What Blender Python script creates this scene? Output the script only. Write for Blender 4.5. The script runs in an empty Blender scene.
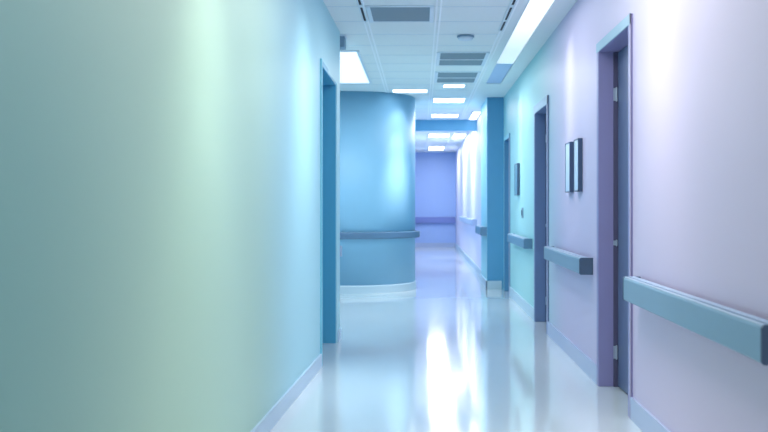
import bpy, bmesh, math
from mathutils import Vector, Matrix

scene = bpy.context.scene
C = scene.collection
H = 2.77            # ceiling height
XR = 1.193          # right wall plane

# ------------------------------------------------------------------ materials
def lin(c):
    c = c / 255.0
    return c / 12.92 if c <= 0.04045 else ((c + 0.055) / 1.055) ** 2.4
def col(r, g, b):
    return (lin(r), lin(g), lin(b), 1.0)

def mat(name, rgb, rough=0.5, metal=0.0, noise=0.0, scale=8.0, spec=0.5):
    m = bpy.data.materials.new(name); m.use_nodes = True
    nt = m.node_tree; b = nt.nodes['Principled BSDF']
    b.inputs['Roughness'].default_value = rough
    b.inputs['Metallic'].default_value = metal
    b.inputs['Specular IOR Level'].default_value = spec
    b.inputs['Base Color'].default_value = col(*rgb)
    if noise:
        tc = nt.nodes.new('ShaderNodeTexCoord'); n = nt.nodes.new('ShaderNodeTexNoise')
        n.inputs['Scale'].default_value = scale; n.inputs['Detail'].default_value = 4
        nt.links.new(tc.outputs['Object'], n.inputs['Vector'])
        mx = nt.nodes.new('ShaderNodeMix'); mx.data_type = 'RGBA'
        c = col(*rgb)
        mx.inputs['A'].default_value = tuple(v * (1 - noise) for v in c[:3]) + (1,)
        mx.inputs['B'].default_value = tuple(min(1, v * (1 + noise)) for v in c[:3]) + (1,)
        nt.links.new(n.outputs['Fac'], mx.inputs['Factor'])
        nt.links.new(mx.outputs['Result'], b.inputs['Base Color'])
    return m

def ramp_mat(name, stops, y0, y1, rough=0.45, spec=0.35):
    """wall paint whose colour blends along the corridor (object Y)"""
    m = bpy.data.materials.new(name); m.use_nodes = True
    nt = m.node_tree; b = nt.nodes['Principled BSDF']
    b.inputs['Roughness'].default_value = rough
    b.inputs['Specular IOR Level'].default_value = spec
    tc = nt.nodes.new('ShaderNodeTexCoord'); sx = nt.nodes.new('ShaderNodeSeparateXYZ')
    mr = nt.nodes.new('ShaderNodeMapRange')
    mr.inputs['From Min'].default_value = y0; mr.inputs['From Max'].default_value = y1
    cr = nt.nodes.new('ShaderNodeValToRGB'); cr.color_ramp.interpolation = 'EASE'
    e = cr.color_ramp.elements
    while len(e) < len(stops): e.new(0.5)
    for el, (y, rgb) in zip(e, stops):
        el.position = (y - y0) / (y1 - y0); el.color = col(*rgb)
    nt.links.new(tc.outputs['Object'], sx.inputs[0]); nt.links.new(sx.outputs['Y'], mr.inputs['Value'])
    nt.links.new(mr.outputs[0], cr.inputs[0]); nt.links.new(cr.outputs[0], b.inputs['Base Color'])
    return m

def emis(name, rgb, strength):
    m = bpy.data.materials.new(name); m.use_nodes = True
    b = m.node_tree.nodes['Principled BSDF']
    b.inputs['Base Color'].default_value = col(230, 238, 245)
    b.inputs['Emission Color'].default_value = col(*rgb)
    b.inputs['Emission Strength'].default_value = strength
    return m

M = {}
M['wall_left'] = ramp_mat('left wall paint and light', [(1.9, (138, 182, 172)), (3.3, (186, 218, 194)), (4.5, (186, 220, 202)), (6.0, (180, 226, 236))], 0, 8)  # darker near stop and paler middle put the wash of light into the paint
M['wall_right'] = ramp_mat('right wall paint', [(3.0, (218, 200, 223)), (7.6, (212, 200, 228)), (9.9, (164, 215, 219)), (11.5, (164, 215, 219))], 0, 14)
M['aqua'] = mat('aqua wall paint', (128, 200, 220), 0.45, noise=0.02)
M['blue'] = mat('blue wall paint', (104, 180, 212), 0.42, noise=0.02)
M['curve'] = mat('curved wall blue paint', (136, 188, 219), 0.5, noise=0.02)
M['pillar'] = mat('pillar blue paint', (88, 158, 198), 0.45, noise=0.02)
M['pillar_side'] = mat('pillar pale aqua', (160, 220, 232), 0.45)
M['far'] = mat('periwinkle wall paint', (160, 190, 238), 0.45, noise=0.02)
M['far_right'] = mat('pale lilac wall paint', (226, 222, 244), 0.45, noise=0.02)
M['ceil'] = mat('ceiling tile', (232, 237, 238), 0.8, noise=0.03, scale=60)
M['gyp'] = mat('ceiling border plaster', (226, 233, 236), 0.7)
M['tbar'] = mat('ceiling grid metal', (244, 248, 252), 0.4)
M['tbar_dim'] = mat('ceiling cross bar', (214, 226, 234), 0.5)
M['base_r'] = mat('right skirting', (186, 194, 222), 0.35)
M['base_l'] = mat('left skirting', (190, 212, 230), 0.35)
M['base_w'] = mat('pale skirting', (184, 208, 222), 0.35)
M['rail'] = mat('blue grey rail vinyl', (130, 160, 184), 0.45, noise=0.02)
M['rail_top'] = mat('pale rail lip', (170, 190, 214), 0.35)
M['rail_cap'] = mat('dark rail end cap', (72, 92, 116), 0.5)
M['rail_blue'] = mat('steel blue rail', (92, 136, 166), 0.45)
M['rail_curve'] = mat('dark steel blue rail', (84, 118, 150), 0.45)
M['rail_peri'] = mat('periwinkle rail', (116, 134, 196), 0.45)
M['rail_pale'] = mat('pale rail', (172, 190, 220), 0.45)
M['lilac_frame'] = mat('lilac door frame', (150, 144, 190), 0.4)
M['bead'] = mat('pale lilac bead', (190, 186, 214), 0.4)
M['frame_head'] = mat('pale blue door frame', (150, 186, 208), 0.4)
M['blue_frame'] = mat('blue door frame', (116, 138, 176), 0.4)
M['door3_frame'] = mat('deep blue door frame', (84, 146, 184), 0.4)
M['teal_frame'] = mat('teal door frame', (80, 172, 208), 0.4)
M['leaf'] = mat('slate blue door', (112, 130, 172), 0.45, noise=0.03)
M['leaf_dark'] = mat('dark slate blue door', (98, 112, 146), 0.4, noise=0.03)
M['leaf_teal'] = mat('teal door', (58, 140, 170), 0.45, noise=0.03)
M['rail_cap_far'] = mat('blue rail end cap', (104, 140, 170), 0.5)
M['steel'] = mat('brushed steel', (190, 196, 208), 0.3, 0.7)
M['dark'] = mat('dark gap', (34, 42, 58), 0.7)
M['gasket'] = mat('dusky door gasket', (86, 82, 112), 0.6)
M['grille'] = mat('grey vent metal', (128, 150, 164), 0.5)
M['white'] = mat('white plastic', (214, 226, 236), 0.4)
M['grey'] = mat('grey plastic', (128, 156, 178), 0.5)
M['frame_dark'] = mat('dark slate frame', (62, 82, 112), 0.35)
M['panel'] = mat('silver blue plaque', (206, 220, 234), 0.25, 0.0)
M['panel_teal'] = mat('teal plaque', (66, 128, 150), 0.3)
M['lamp'] = emis('light diffuser', (236, 246, 255), 3.2)
M['lamp_far'] = emis('far light diffuser', (244, 246, 255), 4.0)
M['lamp_cove'] = emis('linear light diffuser', (240, 247, 255), 1.2)
M['lamp_left'] = emis('left light diffuser', (226, 240, 250), 0.8)
def dim_along_y(m, y0, y1, s0, s1):
    nt = m.node_tree
    tc = nt.nodes.new('ShaderNodeTexCoord'); sx = nt.nodes.new('ShaderNodeSeparateXYZ'); mr = nt.nodes.new('ShaderNodeMapRange')
    for k, v in (('From Min', y0), ('From Max', y1), ('To Min', s0), ('To Max', s1)): mr.inputs[k].default_value = v
    nt.links.new(tc.outputs['Object'], sx.inputs[0]); nt.links.new(sx.outputs['Y'], mr.inputs['Value'])
    nt.links.new(mr.outputs[0], nt.nodes['Principled BSDF'].inputs['Emission Strength'])
dim_along_y(M['lamp_cove'], 7.3, 9.6, 1.05, 0.38)
M['slot_end'] = emis('shaded slot end', (120, 150, 205), 0.05)  # shaded end of the recess done in colour, with a faint glow
M['slot_end'].node_tree.nodes['Principled BSDF'].inputs['Base Color'].default_value = col(170, 190, 222)

# glossy pale floor
m = bpy.data.materials.new('polished pale floor'); m.use_nodes = True
nt = m.node_tree; b = nt.nodes['Principled BSDF']
tc = nt.nodes.new('ShaderNodeTexCoord'); n = nt.nodes.new('ShaderNodeTexNoise')
n.inputs['Scale'].default_value = 1.3; n.inputs['Detail'].default_value = 3
nt.links.new(tc.outputs['Object'], n.inputs['Vector'])
mx = nt.nodes.new('ShaderNodeMix'); mx.data_type = 'RGBA'
mx.inputs['A'].default_value = col(218, 226, 228); mx.inputs['B'].default_value = col(225, 232, 234)
nt.links.new(n.outputs['Fac'], mx.inputs['Factor']); nt.links.new(mx.outputs['Result'], b.inputs['Base Color'])
b.inputs['Roughness'].default_value = 0.10
b.inputs['Coat Weight'].default_value = 0.5; b.inputs['Coat Roughness'].default_value = 0.07
b.inputs['IOR'].default_value = 1.5
M['floor'] = m

# ------------------------------------------------------------------ mesh helpers
def add_box(bm, x0, x1, y0, y1, z0, z1, bev=0.0, seg=2):
    vs = [bm.verts.new((x, y, z)) for x in (x0, x1) for y in (y0, y1) for z in (z0, z1)]
    q = [(0, 1, 3, 2), (4, 6, 7, 5), (0, 4, 5, 1), (2, 3, 7, 6), (0, 2, 6, 4), (1, 5, 7, 3)]
    fs = [bm.faces.new([vs[i] for i in f]) for f in q]
    if bev:
        es = list({e for f in fs for e in f.edges})
        bmesh.ops.bevel(bm, geom=es, offset=bev, segments=seg, affect='EDGES', profile=0.5)

def add_prism(bm, pts, z0, z1):
    """pts: polygon in XY, extruded in z"""
    lo = [bm.verts.new((x, y, z0)) for x, y in pts]; hi = [bm.verts.new((x, y, z1)) for x, y in pts]
    bm.faces.new(lo[::-1]); bm.faces.new(hi)
    for i in range(len(pts)):
        j = (i + 1) % len(pts)
        bm.faces.new((lo[i], lo[j], hi[j], hi[i]))

def add_lathe(bm, prof, cx, cy, n=32):
    rings = []
    for r, z in prof:
        rings.append([bm.verts.new((cx + r * math.cos(2 * math.pi * k / n), cy + r * math.sin(2 * math.pi * k / n), z)) for k in range(n)])
    for a, b_ in zip(rings, rings[1:]):
        for k in range(n):
            bm.faces.new((a[k], a[(k + 1) % n], b_[(k + 1) % n], b_[k]))
    bm.faces.new(rings[0][::-1]); bm.faces.new(rings[-1])

def sweep(bm, path, prof, cap=True):
    """profile [(offset along left normal, z)] swept along an XY path"""
    rows = []
    for i, p in enumerate(path):
        a = Vector(path[max(i - 1, 0)]); c = Vector(path[min(i + 1, len(path) - 1)])
        t = (c - a).normalized(); nrm = Vector((t.y, -t.x))
        rows.append([bm.verts.new((p[0] + nrm.x * o, p[1] + nrm.y * o, z)) for o, z in prof])
    k = len(prof)
    for r, s in zip(rows, rows[1:]):
        for j in range(k):
            bm.faces.new((r[j], r[(j + 1) % k], s[(j + 1) % k], s[j]))
    if cap:
        bm.faces.new(rows[0][::-1]); bm.faces.new(rows[-1])

def obj(name, bm, m, parent=None, smooth=False):
    bmesh.ops.recalc_face_normals(bm, faces=bm.faces[:])
    me = bpy.data.meshes.new(name); bm.to_mesh(me); bm.free()
    if smooth:
        for p in me.polygons: p.use_smooth = True
    me.materials.append(m)
    o = bpy.data.objects.new(name, me); C.objects.link(o)
    if parent:
        o.parent = parent
        o.matrix_parent_inverse = Matrix.Translation(-Vector(parent.location))
    return o

def boxes(name, lst, m, parent=None, bev=0.0):
    bm = bmesh.new()
    for a in lst: add_box(bm, *a, bev=bev)
    return obj(name, bm, m, parent)

def struct(o, label=None):
    o['kind'] = 'structure'
    if label: o['label'] = label
    return o

def thing(name, label, cat, loc=(0, 0, 0), group=None):
    o = bpy.data.objects.new(name, None); C.objects.link(o)
    o.location = loc; o['label'] = label; o['category'] = cat
    o.empty_display_size = 0.1
    if group: o['group'] = group
    return o

# ------------------------------------------------------------------ the shell
YB = -2.0           # back end of the corridor, behind the camera
YF = 27.8           # far wall
struct(boxes('floor', [(-3.4, 1.6, YB, YF + 0.2, -0.1, 0)], M['floor']), 'polished pale blue white floor')

# ceiling: slabs around the slot of the linear light (x .83-1.02, y -2..12.2)
bm = bmesh.new()
add_box(bm, -3.4, 0.83, YB, 12.2, H, H + 0.2)
add_box(bm, -3.4, 1.6, 12.2, YF + 0.2, H, H + 0.2)
ceiling = struct(obj('ceiling', bm, M['ceil']), 'pale grey blue suspended tile ceiling')
boxes('plaster_border', [(1.02, 1.6, YB, 12.2, H, H + 0.2), (0.745, 0.83, YB, 12.2, H - 0.004, H)], M['gyp'], ceiling)
g = []
for xg in (-0.465, 0.14, 0.725):
    g.append((xg - 0.024, xg - 0.010, 6.0, 17.3, H - 0.006, H)); g.append((xg + 0.010, xg + 0.024, 6.0, 17.3, H - 0.006, H))
boxes('grid_runner', g, M['tbar'], ceiling)
g = []
yk = 6.28
while yk < 17.2:
    g.append((-0.465, 0.14, yk - 0.010, yk + 0.010, H - 0.002, H))
    g.append((0.14, 0.725, yk - 0.010, yk + 0.010, H - 0.002, H))
    if yk < 12.6: g.append((-2.4, -0.465, yk - 0.010, yk + 0.010, H - 0.002, H))
    yk += 0.6
boxes('grid_cross_bar', g, M['tbar_dim'], ceiling)
g = [(xg - 0.012, xg + 0.012, 17.5, YF, H - 0.008, H) for xg in (0.14, 0.66)]
boxes('grid_runner', g, M['tbar'], ceiling)

# left wall: slightly angled near run, door opening, short pier, return wall
LX = lambda y: -0.985 + 0.033 * y if y < 7.125 else -0.75 + 0.012 * (y - 7.125)
YL0, YL1, YLE = 7.125, 8.32, 8.58
bm = bmesh.new()
add_prism(bm, [(LX(YB), YB), (LX(YL0), YL0), (-1.0, YL0), (-1.2, YB)], 0, H)
add_prism(bm, [(LX(YL0), YL0), (LX(YL1), YL1), (-1.0, YL1), (-1.0, YL0)], 2.27, H)
add_prism(bm, [(LX(YL1), YL1), (LX(YLE), YLE), (-1.0, YLE), (-1.0, YL1)], 0, H)
add_box(bm, -3.2, -1.0, YLE - 0.14, YLE, 0, H)
struct(obj('wall_left', bm, M['wall_left']), 'sage to aqua painted wall on the left, light blended into its colour')
struct(boxes('wall_lobby', [(-3.4, -3.2, 8.0, 13.2, 0, H)], M['aqua']))
struct(boxes('wall_back', [(-1.3, 1.5, YB - 0.15, YB, 0, H)], M['aqua']))

def prism_struct(name, pts, z0, z1, m):
    bm = bmesh.new(); add_prism(bm, pts, z0, z1); return struct(obj(name, bm, m))
t = 0.014
prism_struct('baseboard_left', [(LX(YB), YB), (LX(YL0 - .05), YL0 - .05), (LX(YL0 - .05) + t, YL0 - .05), (LX(YB) + t, YB)], 0, 0.1, M['base_l'])
prism_struct('baseboard_pier', [(LX(YL1 + .03), YL1 + .03), (LX(YLE), YLE), (LX(YLE) + t, YLE + .0), (LX(YL1) + t, YL1 + .03)], 0, 0.1, M['base_l'])

# right wall with three door openings
D1 = (5.40, 6.33, 2.235)
D2 = (8.93, 9.86, 2.165)
D3 = (12.74, 13.44, 2.13)
XB = XR + 0.17
bm = bmesh.new()
ys = YB
for a, b_, h_ in (D1, D2, D3):
    add_box(bm, XR, XB, ys, a, 0, H); add_box(bm, XR, XB, a, b_, h_, H); ys = b_
add_box(bm, XR, XB, ys, 13.72, 0, H)
struct(obj('wall_right', bm, M['wall_right']), 'lilac wall turning aqua further along on the right')
for a, b_ in ((YB, D1[0] - .05), (D1[1] + .05, D2[0] - .07), (D2[1] + .07, D3[0] - .06)):
    struct(boxes('baseboard_right', [(XR - t, XR, a, b_, 0, 0.125)], M['base_r']))
for o in bpy.data.objects:
    if o.name.startswith('baseboard_right') and o.bound_box[0][1] > 8.9:
        o.data.materials[0] = M['base_w']

# projecting pillar beyond the third door
struct(boxes('wall_pillar', [(0.955, XB, 13.72, 15.07, 0, H)], M['pillar']), 'blue projecting pier beyond the right hand doors')
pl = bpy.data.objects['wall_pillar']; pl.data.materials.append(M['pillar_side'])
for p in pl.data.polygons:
    if p.normal.x < -0.9: p.material_index = 1  # corridor side takes a paler colour than the front
struct(boxes('baseboard_pillar', [(0.941, XR - .03, 13.706, 13.72, 0, 0.12), (0.941, 0.955, 13.706, 15.07, 0, 0.12)], M['base_w']))

# far corridor
struct(boxes('wall_far_right', [(1.02, XB, 15.07, YF, 0, H)], M['far_right']), 'pale lilac wall of the far corridor')
struct(boxes('wall_far', [(-0.6, 1.6, YF, YF + 0.2, 0, H)], M['far']), 'periwinkle wall closing the far corridor')
struct(boxes('baseboard_far', [(-0.34, 1.02, YF - 0.015, YF, 0, 0.12)], M['rail_pale']))
struct(boxes('baseboard_far_right', [(1.005, 1.02, 15.07, YF - .015, 0, 0.12)], M['base_w']))
struct(boxes('trim_1', [(-0.34, 1.02, 17.3, 17.5, 2.575, H)], M['blue']), 'blue beam across the corridor ceiling')

# curved wall: flat run, quarter round, straight run to the far wall
CX, CY, CR = -0.985, 13.87, 0.90
arc = [(-3.4, CY - CR), (-2.2, CY - CR), (-1.5, CY - CR)]
for k in range(0, 46):
    a = -math.pi / 2 + (math.pi / 2) * k / 40
    arc.append((CX + CR * math.cos(a), CY + CR * math.sin(a)))
arc += [(-0.26, 15.2), (-0.34, 17.0), (-0.36, YF)]
bm = bmesh.new()
sweep(bm, arc, [(0, 0), (0, H), (-0.15, H), (-0.15, 0)])
struct(obj('wall_curved', bm, M['curve'], smooth=False), 'blue wall with rounded corner')
for p in bpy.data.objects['wall_curved'].data.polygons:
    p.use_smooth = abs(p.normal.z) < 0.5 and abs(p.area) > 0
bm = bmesh.new()
sweep(bm, arc, [(0, 0), (0.014, 0), (0.014, 0.10), (0.008, 0.112), (0, 0.112)])
struct(obj('baseboard_curved', bm, M['base_w'], smooth=False))

# ------------------------------------------------------------------ doors
def right_door(name, d, mf, mh, ml, casing, depth, hinges, label):
    y0, y1, h_ = d
    r = bpy.data.objects.new(name, None); C.objects.link(r); r.location = (XR, (y0 + y1) / 2, 0)
    struct(r, label)
    pr = 0.014; bk = 0.165
    # casing faces and jamb linings with a stop
    bm = bmesh.new()
    add_box(bm, XR - pr, XR + bk, y0 - casing, y0 + 0.012, 0, h_ + casing, 0.003, 1)
    add_box(bm, XR - pr, XR + bk, y1 - 0.012, y1 + casing, 0, h_ + casing, 0.003, 1)
    add_box(bm, XR - pr + .002, XR + bk, y0 + 0.012, y1 - 0.012, h_ - 0.012, h_ + casing - .002, 0.003, 1)
    f = obj('door_frame', bm, mf, r)
    bm = bmesh.new()
    add_box(bm, XR - pr - 0.003, XR - pr + 0.004, y0 - casing, y1 + casing, h_ - 0.010, h_ + casing + .002, 0.0015, 1)
    hd = obj('head_casing', bm, mh, r); hd['label'] = 'pale blue door head casing'
    boxes('edge_bead', [(XR - pr - 0.003, XR - pr + 0.006, y0 - casing, y0 - casing + 0.012, 0, h_ + casing)], M['bead'], f)
    # leaf
    bm = bmesh.new()
    add_box(bm, XR + depth, XR + depth + 0.045, y0 + 0.016, y1 - 0.03, 0.008, h_ - 0.016, 0.003, 1)
    leaf = obj('door_panel', bm, ml, r)
    boxes('door_gap', [(XR + depth - 0.027, XR + depth + 0.04, y1 - 0.028, y1 - 0.012, 0.0, h_ - 0.012)], M['gasket'], r)
    for hz in hinges:
        hh = 0.016 if 0.5 < hz < 1.5 else 0.042
        bm = bmesh.new()
        add_box(bm, XR + depth - 0.030, XR + depth - 0.001, y1 - 0.033, y1 - 0.028, hz - hh, hz + hh, 0.001, 1)
        add_lathe(bm, [(0.003, hz - hh - 0.006), (0.006, hz - hh - 0.003), (0.006, hz + hh + 0.003), (0.003, hz + hh + 0.006)], XR + depth - 0.010, y1 - 0.035, 12)
        obj('hinge', bm, M['steel'], leaf)
    return r
right_door('door_1', D1, M['lilac_frame'], M['frame_head'], M['leaf_dark'], 0.05, 0.113, (0.23, 0.955, 1.94), 'slate blue door in lilac frame, nearest on the right')
right_door('door_2', D2, M['blue_frame'], M['frame_head'], M['leaf'], 0.07, 0.125, (0.22, 1.0, 1.9), 'door in blue frame between lilac and aqua wall')
right_door('door_3', D3, M['door3_frame'], M['pillar_side'], M['leaf'], 0.045, 0.12, (0.22, 1.9), 'narrow blue doorway beside the projecting pier')

# left door
r = bpy.data.objects.new('door_4', None); C.objects.link(r); r.location = (-0.86, 7.72, 0)
struct(r, 'teal door recess in the left wall')
bm = bmesh.new()
xl = LX(YL0)
add_box(bm, -1.0, xl + .004, YL1 - .012, YL1 + .03, 0, 2.30, 0.002, 1)
add_box(bm, -1.0, xl - .004, YL0 - .03, YL0 + .012, 0, 2.30, 0.002, 1)
add_box(bm, -1.0, xl + .006, YL0 + .012, YL1 - .012, 2.255, 2.30, 0.002, 1)
f = obj('door_frame', bm, M['teal_frame'], r)
bm = bmesh.new()
add_box(bm, xl - 0.005, xl + 0.012, YL0 - 0.05, YL0 + 0.002, 0, 2.30, 0.003, 1)
obj('edge_bead', bm, M['aqua'], f)
bm = bmesh.new(); add_box(bm, -0.985, -0.94, YL0 + .016, YL1 - .016, 0.008, 2.25, 0.003, 1)
obj('door_panel', bm, M['leaf_teal'], r)

# ------------------------------------------------------------------ handrails
def rail_profile(z0, z1, stand, thick):
    """bumper rail section, offsets out from the wall: rounded front, stepped lip on top"""
    o0, o1 = stand, stand + thick
    hgt = z1 - z0
    return [(o0, z0), (o1 - 0.008, z0), (o1 - 0.002, z0 + 0.003), (o1, z0 + 0.010), (o1, z1 - 0.012), (o1 - 0.003, z1 - 0.004),
            (o1 - 0.010, z1), (o1 - 0.020, z1), (o1 - 0.021, z1 - 0.006), (o1 - 0.027, z1 - 0.006), (o1 - 0.028, z1), (o0, z1)]

def handrail(path, z0, z1, label, m, mtop, mcap, cat='handrail', stand=0.03, thick=0.063, caps=(True, True), brackets=2, group=None):
    mid = path[len(path) // 2]
    r = thing('handrail', label, cat, (mid[0], mid[1], z0), group)
    bm = bmesh.new(); sweep(bm, path, rail_profile(z0, z1, stand, thick)); body = obj('rail_body', bm, m, r)
    # pale lip strip along the top
    bm = bmesh.new()
    sweep(bm, path, [(stand + 0.002, z1 + 0.0005), (stand + 0.002, z1 + 0.004), (stand + thick - 0.026, z1 + 0.004), (stand + thick - 0.026, z1 + 0.0005)])
    sweep(bm, path, [(stand + thick - 0.019, z1 - 0.0005), (stand + thick - 0.019, z1 + 0.0025), (stand + thick - 0.008, z1 + 0.0025), (stand + thick - 0.006, z1 - 0.0005)])
    lp = obj('top_lip', bm, mtop, r); lp['label'] = 'pale lip along the rail top'
    for which, on in zip((0, -1), caps):
        if not on: continue
        p = Vector(path[which]); q = Vector(path[1 if which == 0 else -2]); d = (p - q).normalized()
        a = p + d * 0.001; b_ = p + d * 0.016
        pts = [a, b_] if which == -1 else [b_, a]
        pts = [(v.x, v.y) for v in pts]
        bm = bmesh.new()
        e = 0.002
        sweep(bm, pts, [(0.0, z0 - e), (stand + thick - 0.006, z0 - e), (stand + thick + e, z0 + 0.006), (stand + thick + e, z1 - 0.008), (stand + thick - 0.006, z1 + e), (0.0, z1 + e)])
        c = obj('end_cap', bm, mcap, r); c['label'] = 'darker end cap'
    L = [(Vector(path[i + 1]) - Vector(path[i])).length for i in range(len(path) - 1)]
    tot = sum(L)
    for k in range(brackets):
        s = tot * (k + 0.5) / brackets
        for i, l in enumerate(L):
            if s <= l: break
            s -= l
        a = Vector(path[i]); d = (Vector(path[i + 1]) - a).normalized(); c = a + d * s
        zz = (z0 + z1) / 2
        bm = bmesh.new()
        sweep(bm, [tuple(c - d * 0.03), tuple(c + d * 0.03)], [(0, zz - 0.04), (stand, zz - 0.025), (stand, zz + 0.025), (0, zz + 0.04)])
        obj('bracket', bm, mcap, r)
    return r

# right wall rails run along +Y; sweep normal (t.y,-t.x) = +X for +Y, so run them along -Y to face -X
GR = 'blue grey handrails along the corridor walls'
handrail([(XR, 5.16), (XR, 3.075)], 0.688, 0.814, 'blue grey handrail on lilac wall nearest the camera, before the first door', M['rail'], M['rail_top'], M['rail_cap'], caps=(True, True), brackets=3)
handrail([(XR, 8.50), (XR, 6.60)], 0.725, 0.838, 'blue grey handrail on lilac wall below the two plaques', M['rail'], M['rail_top'], M['rail_cap'], brackets=2)
handrail([(XR, 12.1), (XR, 10.17)], 0.745, 0.848, 'handrail on the aqua wall below the single plaque and switch', M['rail_blue'], M['rail_top'], M['rail_cap_far'])
handrail([(0.955, 15.03), (0.955, 13.76)], 0.775, 0.895, 'short handrail on the aqua side of the projecting pier', M['rail_blue'], M['rail_top'], M['rail_cap_far'])
handrail([(1.02, 23.0), (1.02, 17.3)], 0.84, 0.955, 'pale handrail on the white lilac wall of far corridor', M['rail_pale'], M['rail_top'], M['rail_pale'], brackets=4)
handrail([(-0.34, YF), (1.0, YF)], 0.70, 0.88, 'periwinkle handrail across the wall at the corridor end', M['rail_peri'], M['rail_pale'], M['rail_peri'], caps=(False, False))
carc = [p for p in arc if p[0] > -1.7 or p[1] > CY - 0.05]
carc = [(-2.6, CY - CR)] + [p for p in arc[2:3 + 39]]
handrail(carc, 0.75, 0.84, 'steel blue handrail wrapping the curved blue wall', M['rail_curve'], M['rail_blue'], M['rail_pale'], caps=(False, True), brackets=5, stand=0.02, thick=0.05)
handrail([(-2.2, YLE), (-0.735, YLE)][::-1], 0.745, 0.835, 'pale handrail end showing past the far corner of left wall', M['rail_pale'], M['rail_top'], M['rail_pale'], stand=0.03, thick=0.05)

# ------------------------------------------------------------------ wall fittings
def plaque(yc, zc, w, h_, label, mp, group=None, dp=0.034):
    r = thing('wall_plaque', label, 'wall sign', (XR, yc, zc), group)
    bm = bmesh.new()
    b_ = 0.012
    y0, y1, z0, z1 = yc - w / 2, yc + w / 2, zc - h_ / 2, zc + h_ / 2
    x0, x1 = XR - dp, XR
    add_box(bm, x0, x1, y0, y0 + b_, z0, z1, 0.003, 1); add_box(bm, x0, x1, y1 - b_, y1, z0, z1, 0.003, 1)
    add_box(bm, x0, x1, y0 + b_, y1 - b_, z0, z0 + b_, 0.003, 1); add_box(bm, x0, x1, y0 + b_, y1 - b_, z1 - b_, z1, 0.003, 1)
    add_box(bm, XR - 0.008, x1, y0 + b_, y1 - b_, z0 + b_, z1 - b_)
    obj('frame', bm, M['frame_dark'], r)
    bm = bmesh.new(); add_box(bm, x0 + 0.003, XR - 0.009, y0 + b_, y1 - b_, z0 + b_, z1 - b_)
    p = obj('panel', bm, mp, r); p['label'] = 'pale glossy panel'
    return r
GP = 'framed plaques on the right wall'
plaque(7.115, 1.505, 0.205, 0.395, 'dark framed tall plaque on lilac wall, right one of the pair', M['panel'], GP)
plaque(7.53, 1.505, 0.235, 0.395, 'dark framed tall plaque on lilac wall, left one of the pair', M['panel'], GP)
plaque(11.62, 1.525, 0.34, 0.385, 'dark framed plaque standing alone on the aqua wall', M['panel_teal'], GP)

r = thing('light_switch', 'small grey switch plate on aqua wall below the plaque', 'switch', (XR, 11.15, 1.12))
bm = bmesh.new(); add_box(bm, XR - 0.010, XR, 11.06, 11.20, 1.06, 1.18, 0.003, 1); obj('plate', bm, M['grey'], r)
bm = bmesh.new(); add_box(bm, XR - 0.018, XR - 0.009, 11.105, 11.155, 1.09, 1.15, 0.003, 1); obj('rocker', bm, M['frame_dark'], r)

# ------------------------------------------------------------------ ceiling fittings
def vent(x0, x1, y0, y1, label, mid=False, ends=0.035):
    r = thing('ceiling_vent', label, 'vent', ((x0 + x1) / 2, (y0 + y1) / 2, H), 'grey ceiling vents')
    bm = bmesh.new(); f = 0.02; z0, z1 = H - 0.016, H
    add_box(bm, x0, x0 + ends, y0, y1, z0, z1, 0.003, 1); add_box(bm, x1 - ends, x1, y0, y1, z0, z1, 0.003, 1)
    add_box(bm, x0 + ends, x1 - ends, y0, y0 + f, z0 + .004, z1, 0.002, 1); add_box(bm, x0 + ends, x1 - ends, y1 - f, y1, z0 + .004, z1, 0.002, 1)
    if mid: add_box(bm, x0 + ends, x1 - ends, (y0 + y1) / 2 - 0.018, (y0 + y1) / 2 + 0.018, z0, z1, 0.002, 1)
    obj('frame', bm, M['white'], r)
    bm = bmesh.new(); k = y0 + f
    while k < y1 - f - 0.02:
        vs = [bm.verts.new(c) for c in ((x0 + ends, k, H - 0.002), (x1 - ends, k, H - 0.002), (x1 - ends, k + 0.024, H - 0.011), (x0 + ends, k + 0.024, H - 0.011))]
        bm.faces.new(vs); k += 0.021
    add_box(bm, x0 + ends, x1 - ends, y0 + f, y1 - f, H - 0.002, H - 0.0005)
    obj('grille', bm, M['grille'], r)
vent(-0.435, 0.105, 7.43, 8.05, 'plain grey ceiling vent nearest the camera, in the left tile bay')
vent(0.165, 0.70, 9.66, 10.56, 'grey two panel ceiling vent just behind the smoke detector', True)
vent(0.165, 0.70, 11.08, 12.02, 'grey two panel ceiling vent farthest along, second behind smoke detector', True)

def slot(xc, segs, label):
    r = thing('slot_diffuser', label, 'air diffuser', (xc, segs[0][0], H), 'dark linear ceiling slots')
    y0, y1 = segs[0][0], segs[-1][1]; w = 0.010
    bm = bmesh.new()
    add_box(bm, xc - w - 0.012, xc - w, y0, y1, H - 0.012, H); add_box(bm, xc + w, xc + w + 0.012, y0, y1, H - 0.012, H)
    for (a, b_), (c, d) in zip(segs, segs[1:]): add_box(bm, xc - w, xc + w, b_, c, H - 0.012, H)
    add_box(bm, xc - w, xc + w, y1 - 0.004, y1 + 0.01, H - 0.012, H)
    obj('frame', bm, M['tbar_dim'], r)
    for a, b_ in segs: boxes('slot', [(xc - w, xc + w, a, b_, H - 0.007, H - 0.0005)], M['dark'], r)
slot(-0.470, [(6.2, 6.80), (6.86, 7.38), (7.46, 8.02)], 'dark linear air slot along the left ceiling runner')
slot(0.71, [(6.2, 6.80), (6.86, 7.38), (7.46, 7.98), (8.03, 8.46)], 'dark linear air slot along the right ceiling runner')

r = thing('smoke_detector', 'round white smoke detector on the ceiling tile', 'smoke detector', (0.41, 8.74, H))
bm = bmesh.new(); add_lathe(bm, [(0.060, H), (0.078, H - 0.006), (0.080, H - 0.018), (0.074, H - 0.022)], 0.41, 8.74); obj('base', bm, M['grey'], r)
bm = bmesh.new(); add_lathe(bm, [(0.072, H - 0.020), (0.070, H - 0.034), (0.060, H - 0.044), (0.03, H - 0.048), (0.005, H - 0.049)], 0.41, 8.74); obj('cover', bm, M['white'], r, True)

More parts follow.
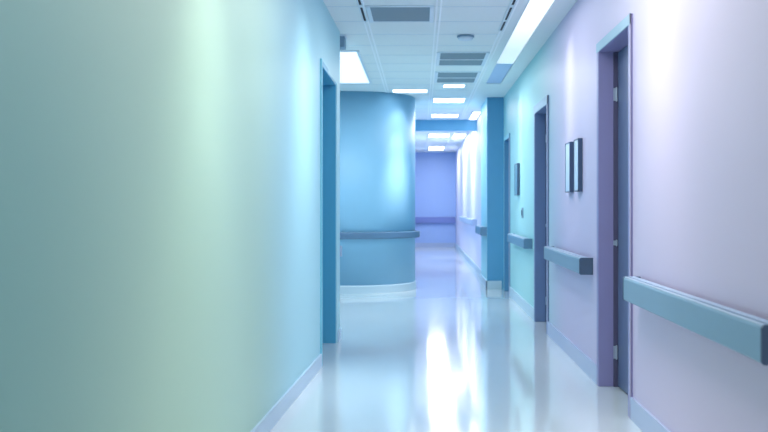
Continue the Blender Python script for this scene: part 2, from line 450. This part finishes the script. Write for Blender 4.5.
def light(x0, x1, y0, y1, label, m, fr=0.02, group='ceiling light panels'):
    r = thing('ceiling_light', label, 'ceiling light', ((x0 + x1) / 2, (y0 + y1) / 2, H), group)
    bm = bmesh.new(); z0 = H - 0.012
    add_box(bm, x0, x0 + fr, y0, y1, z0, H, 0.002, 1); add_box(bm, x1 - fr, x1, y0, y1, z0, H, 0.002, 1)
    add_box(bm, x0 + fr, x1 - fr, y0, y0 + fr, z0, H, 0.002, 1); add_box(bm, x0 + fr, x1 - fr, y1 - fr, y1, z0, H, 0.002, 1)
    obj('frame', bm, M['white'], r)
    boxes('diffuser', [(x0 + fr, x1 - fr, y0 + fr, y1 - fr, H - 0.008, H - 0.0005)], m, r)
light(-1.75, -0.625, 9.58, 12.1, 'large bright ceiling light before the curved wall, beyond left wall', M['lamp_left'], 0.03)
light(-0.40, 0.10, 12.72, 13.10, 'ceiling light right in front of the curved blue wall', M['lamp'])
light(0.28, 0.58, 12.2, 12.52, 'small square ceiling light just behind the farther two panel vent', M['lamp'], 0.015)
light(0.165, 0.66, 13.75, 14.35, 'ceiling light in right tile bay, second before the blue beam', M['lamp'])
light(0.165, 0.66, 16.15, 16.72, 'ceiling light in right tile bay, last before the blue beam', M['lamp_far'])
light(0.85, 1.01, 15.75, 17.2, 'long ceiling light beside the projecting pier, before blue beam', M['lamp_far'])
light(0.155, 0.64, 20.6, 21.6, 'ceiling light behind the blue beam, left one of two abreast', M['lamp_far'])
light(0.70, 1.0, 20.6, 21.9, 'ceiling light behind the blue beam, beside the white lilac wall', M['lamp_far'])
light(0.19, 0.64, 25.0, 26.6, 'farthest ceiling light, before the periwinkle end wall', M['lamp_far'])

# linear light recessed in the plaster slot on the right
r = thing('linear_light', 'long bright linear light recessed along right edge of ceiling', 'ceiling light', (0.925, 6.0, H))
boxes('housing', [(0.822, 0.83, YB, 12.2, H - 0.006, H + 0.1), (1.02, 1.028, YB, 12.2, H - 0.006, H + 0.1), (0.83, 1.02, 12.19, 12.2, H - .006, H + 0.1), (0.822, 1.028, YB, 12.2, H + 0.1, H + 0.11)], M['gyp'], r)
boxes('diffuser', [(0.829, 1.021, YB, 10.5, H + 0.004, H + 0.02)], M['lamp_cove'], r)
e = boxes('end_panel', [(0.829, 1.021, 10.505, 12.19, H + 0.004, H + 0.02)], M['slot_end'], r); e['label'] = 'blue grey end of the slot, shade put into its colour'

# small grey box under the ceiling past the left wall
r = thing('ceiling_box', 'small grey box fixed under the ceiling past left wall corner', 'junction box', (-0.8, 8.78, H))
bm = bmesh.new(); add_box(bm, -0.90, -0.70, 8.70, 8.86, 2.655, H - 0.012, 0.004, 2); obj('housing', bm, M['grey'], r)
bm = bmesh.new(); add_box(bm, -0.91, -0.69, 8.69, 8.87, H - 0.014, H, 0.002, 1); obj('mount_plate', bm, M['white'], r)

# ------------------------------------------------------------------ lights
def spot(x, y, z, tx, ty, tz, power, rgb, ang=70, blend=1.0, rad=0.05):
    l = bpy.data.lights.new('downlight', 'SPOT'); l.energy = power; l.color = rgb
    l.spot_size = math.radians(ang); l.spot_blend = blend; l.shadow_soft_size = rad
    o = bpy.data.objects.new('downlight', l); C.objects.link(o); o.location = (x, y, z)
    o.rotation_euler = (Vector((tx, ty, tz)) - Vector((x, y, z))).to_track_quat('-Z', 'Y').to_euler()
def area(x, y, z, sx, sy, power, rgb, rot=(0, 0, 0)):
    l = bpy.data.lights.new('area_lamp', 'AREA'); l.shape = 'RECTANGLE'; l.size = sx; l.size_y = sy
    l.energy = power; l.color = rgb
    o = bpy.data.objects.new('area_lamp', l); C.objects.link(o); o.location = (x, y, z); o.rotation_euler = rot

COOL = (0.96, 0.985, 1.0); WHITE = (1.0, 0.99, 1.0); ROSE = (1.0, 0.88, 0.88); AQ = (0.86, 0.97, 1.0); CREAM = (1.0, 1.0, 0.88)
# out of frame ceiling panels first, then added unseen lamps brightening the visible corridor
area(0.3, 1.6, H - 0.03, 0.6, 1.2, 10, COOL)
area(0.35, 4.6, H - 0.03, 0.6, 1.2, 21, COOL)
area(0.3, 7.2, H - 0.03, 0.5, 1.0, 13, COOL)
area(0.3, 11.0, H - 0.03, 0.7, 1.0, 20, COOL)
area(-1.2, 10.8, H - 0.03, 1.0, 2.2, 40, COOL)
area(0.4, 15.0, H - 0.03, 0.45, 0.8, 20, COOL)
area(0.42, 18.6, H - 0.03, 0.44, 1.4, 40, WHITE)
area(0.42, 22.2, H - 0.03, 0.44, 1.2, 34, WHITE)
area(0.42, 25.8, H - 0.03, 0.44, 1.2, 24, WHITE)
# added soft fill lamp at the closed end behind the camera, no window
area(0.1, YB + 0.1, 1.3, 1.6, 2.2, 16, COOL, (math.radians(90), 0, 0))
# wall washers: a close wide beam for the top of the wall and a narrow grazing beam below it
def wash(x, y, nx, ny, p, rgb, d=0.34, w=1.0, top=0.35, rad=0.06):
    """(x, y) point on the wall, (nx, ny) its normal"""
    spot(x + nx * 0.17, y + ny * 0.17, H - 0.03, x, y, 1.3, p * top, rgb, 80 * w, 1.0, rad * 1.5)
    spot(x + nx * d, y + ny * d, H - 0.03, x, y, 1.25, p, rgb, 34 * w, 1.0, rad)
    spot(x + nx * d, y + ny * d, H - 0.03, x, y, 0.75, p * 0.8, rgb, 26 * w, 1.0, rad)
wash(-0.86, 3.8, 1, 0, 44, CREAM, 0.6, 1.9, 0.0, 0.25)
spot(-0.2, 3.8, H - 0.03, -0.86, 3.8, 2.0, 20, CREAM, 66, 1.0, 0.25)
wash(-0.78, 6.3, 1, 0, 56, AQ, 0.6, 2.0, 0.0, 0.25)
spot(0.0, 6.3, H - 0.03, -0.78, 6.3, 1.9, 44, AQ, 76, 1.0, 0.25)
wash(XR, 4.75, -1, 0, 34, (1.0, 0.96, 0.95), 0.5, 2.0, 0.0, 0.2)
spot(0.5, 4.75, H - 0.03, XR, 4.75, 1.9, 7, (1.0, 0.99, 0.97), 60, 1.0, 0.2)
wash(XR, 7.62, -1, 0, 20, (0.98, 1.0, 0.95), 0.4, 1.5, 0.0, 0.12)
spot(0.72, 7.62, H - 0.03, XR, 7.62, 2.3, 13, (0.98, 1.0, 0.95), 60, 1.0, 0.1)
wash(XR, 11.4, -1, 0, 36, (0.97, 1.0, 0.98), 0.4, 1.4, 0.0, 0.12)
spot(0.72, 11.4, H - 0.03, XR, 11.4, 2.3, 16, (0.97, 1.0, 0.98), 60, 1.0, 0.1)
cx, cy = -0.985 + 0.9 * 0.74, 13.87 - 0.9 * 0.67
wash(cx, cy, 0.76, -0.65, 130, ROSE, 0.62, 1.0, 0.0, 0.08)
spot(cx + 0.76 * 0.55, cy - 0.65 * 0.55, H - 0.03, cx, cy, 1.9, 48, ROSE, 34, 1.0, 0.08)
spot(cx + 0.76 * 0.5, cy - 0.65 * 0.5, H - 0.03, cx, cy, 2.35, 22, ROSE, 50, 1.0, 0.08)
wash(1.02, 18.6, -1, 0, 48, WHITE, 0.4, 1.8)
wash(1.02, 22.6, -1, 0, 48, WHITE, 0.4, 1.8)

# world
w = bpy.data.worlds.new('World'); scene.world = w; w.use_nodes = True
w.node_tree.nodes['Background'].inputs[0].default_value = (0.6, 0.75, 0.85, 1)
w.node_tree.nodes['Background'].inputs[1].default_value = 0.3

# ------------------------------------------------------------------ camera
F = 950.0; VX, VY = 421.0, 206.0
cd = bpy.data.cameras.new('camera'); cam = bpy.data.objects.new('camera', cd); C.objects.link(cam)
cam.location = (0, 0, 1.2); cam.rotation_euler = (math.pi / 2, 0, 0)
cd.sensor_width = 36; cd.lens = F / 768 * 36
cd.shift_x = -(VX - 384) / 768; cd.shift_y = (VY - 216) / 768
cd.clip_start = 0.05
cd.dof.use_dof = True; cd.dof.focus_distance = 6.3; cd.dof.aperture_fstop = 3.0
scene.camera = cam
scene.view_settings.view_transform = 'Standard'
scene.view_settings.look = 'None'
scene.view_settings.exposure = 0.22
scene.cycles.use_denoising = True
scene.cycles.max_bounces = 10
scene.cycles.diffuse_bounces = 6
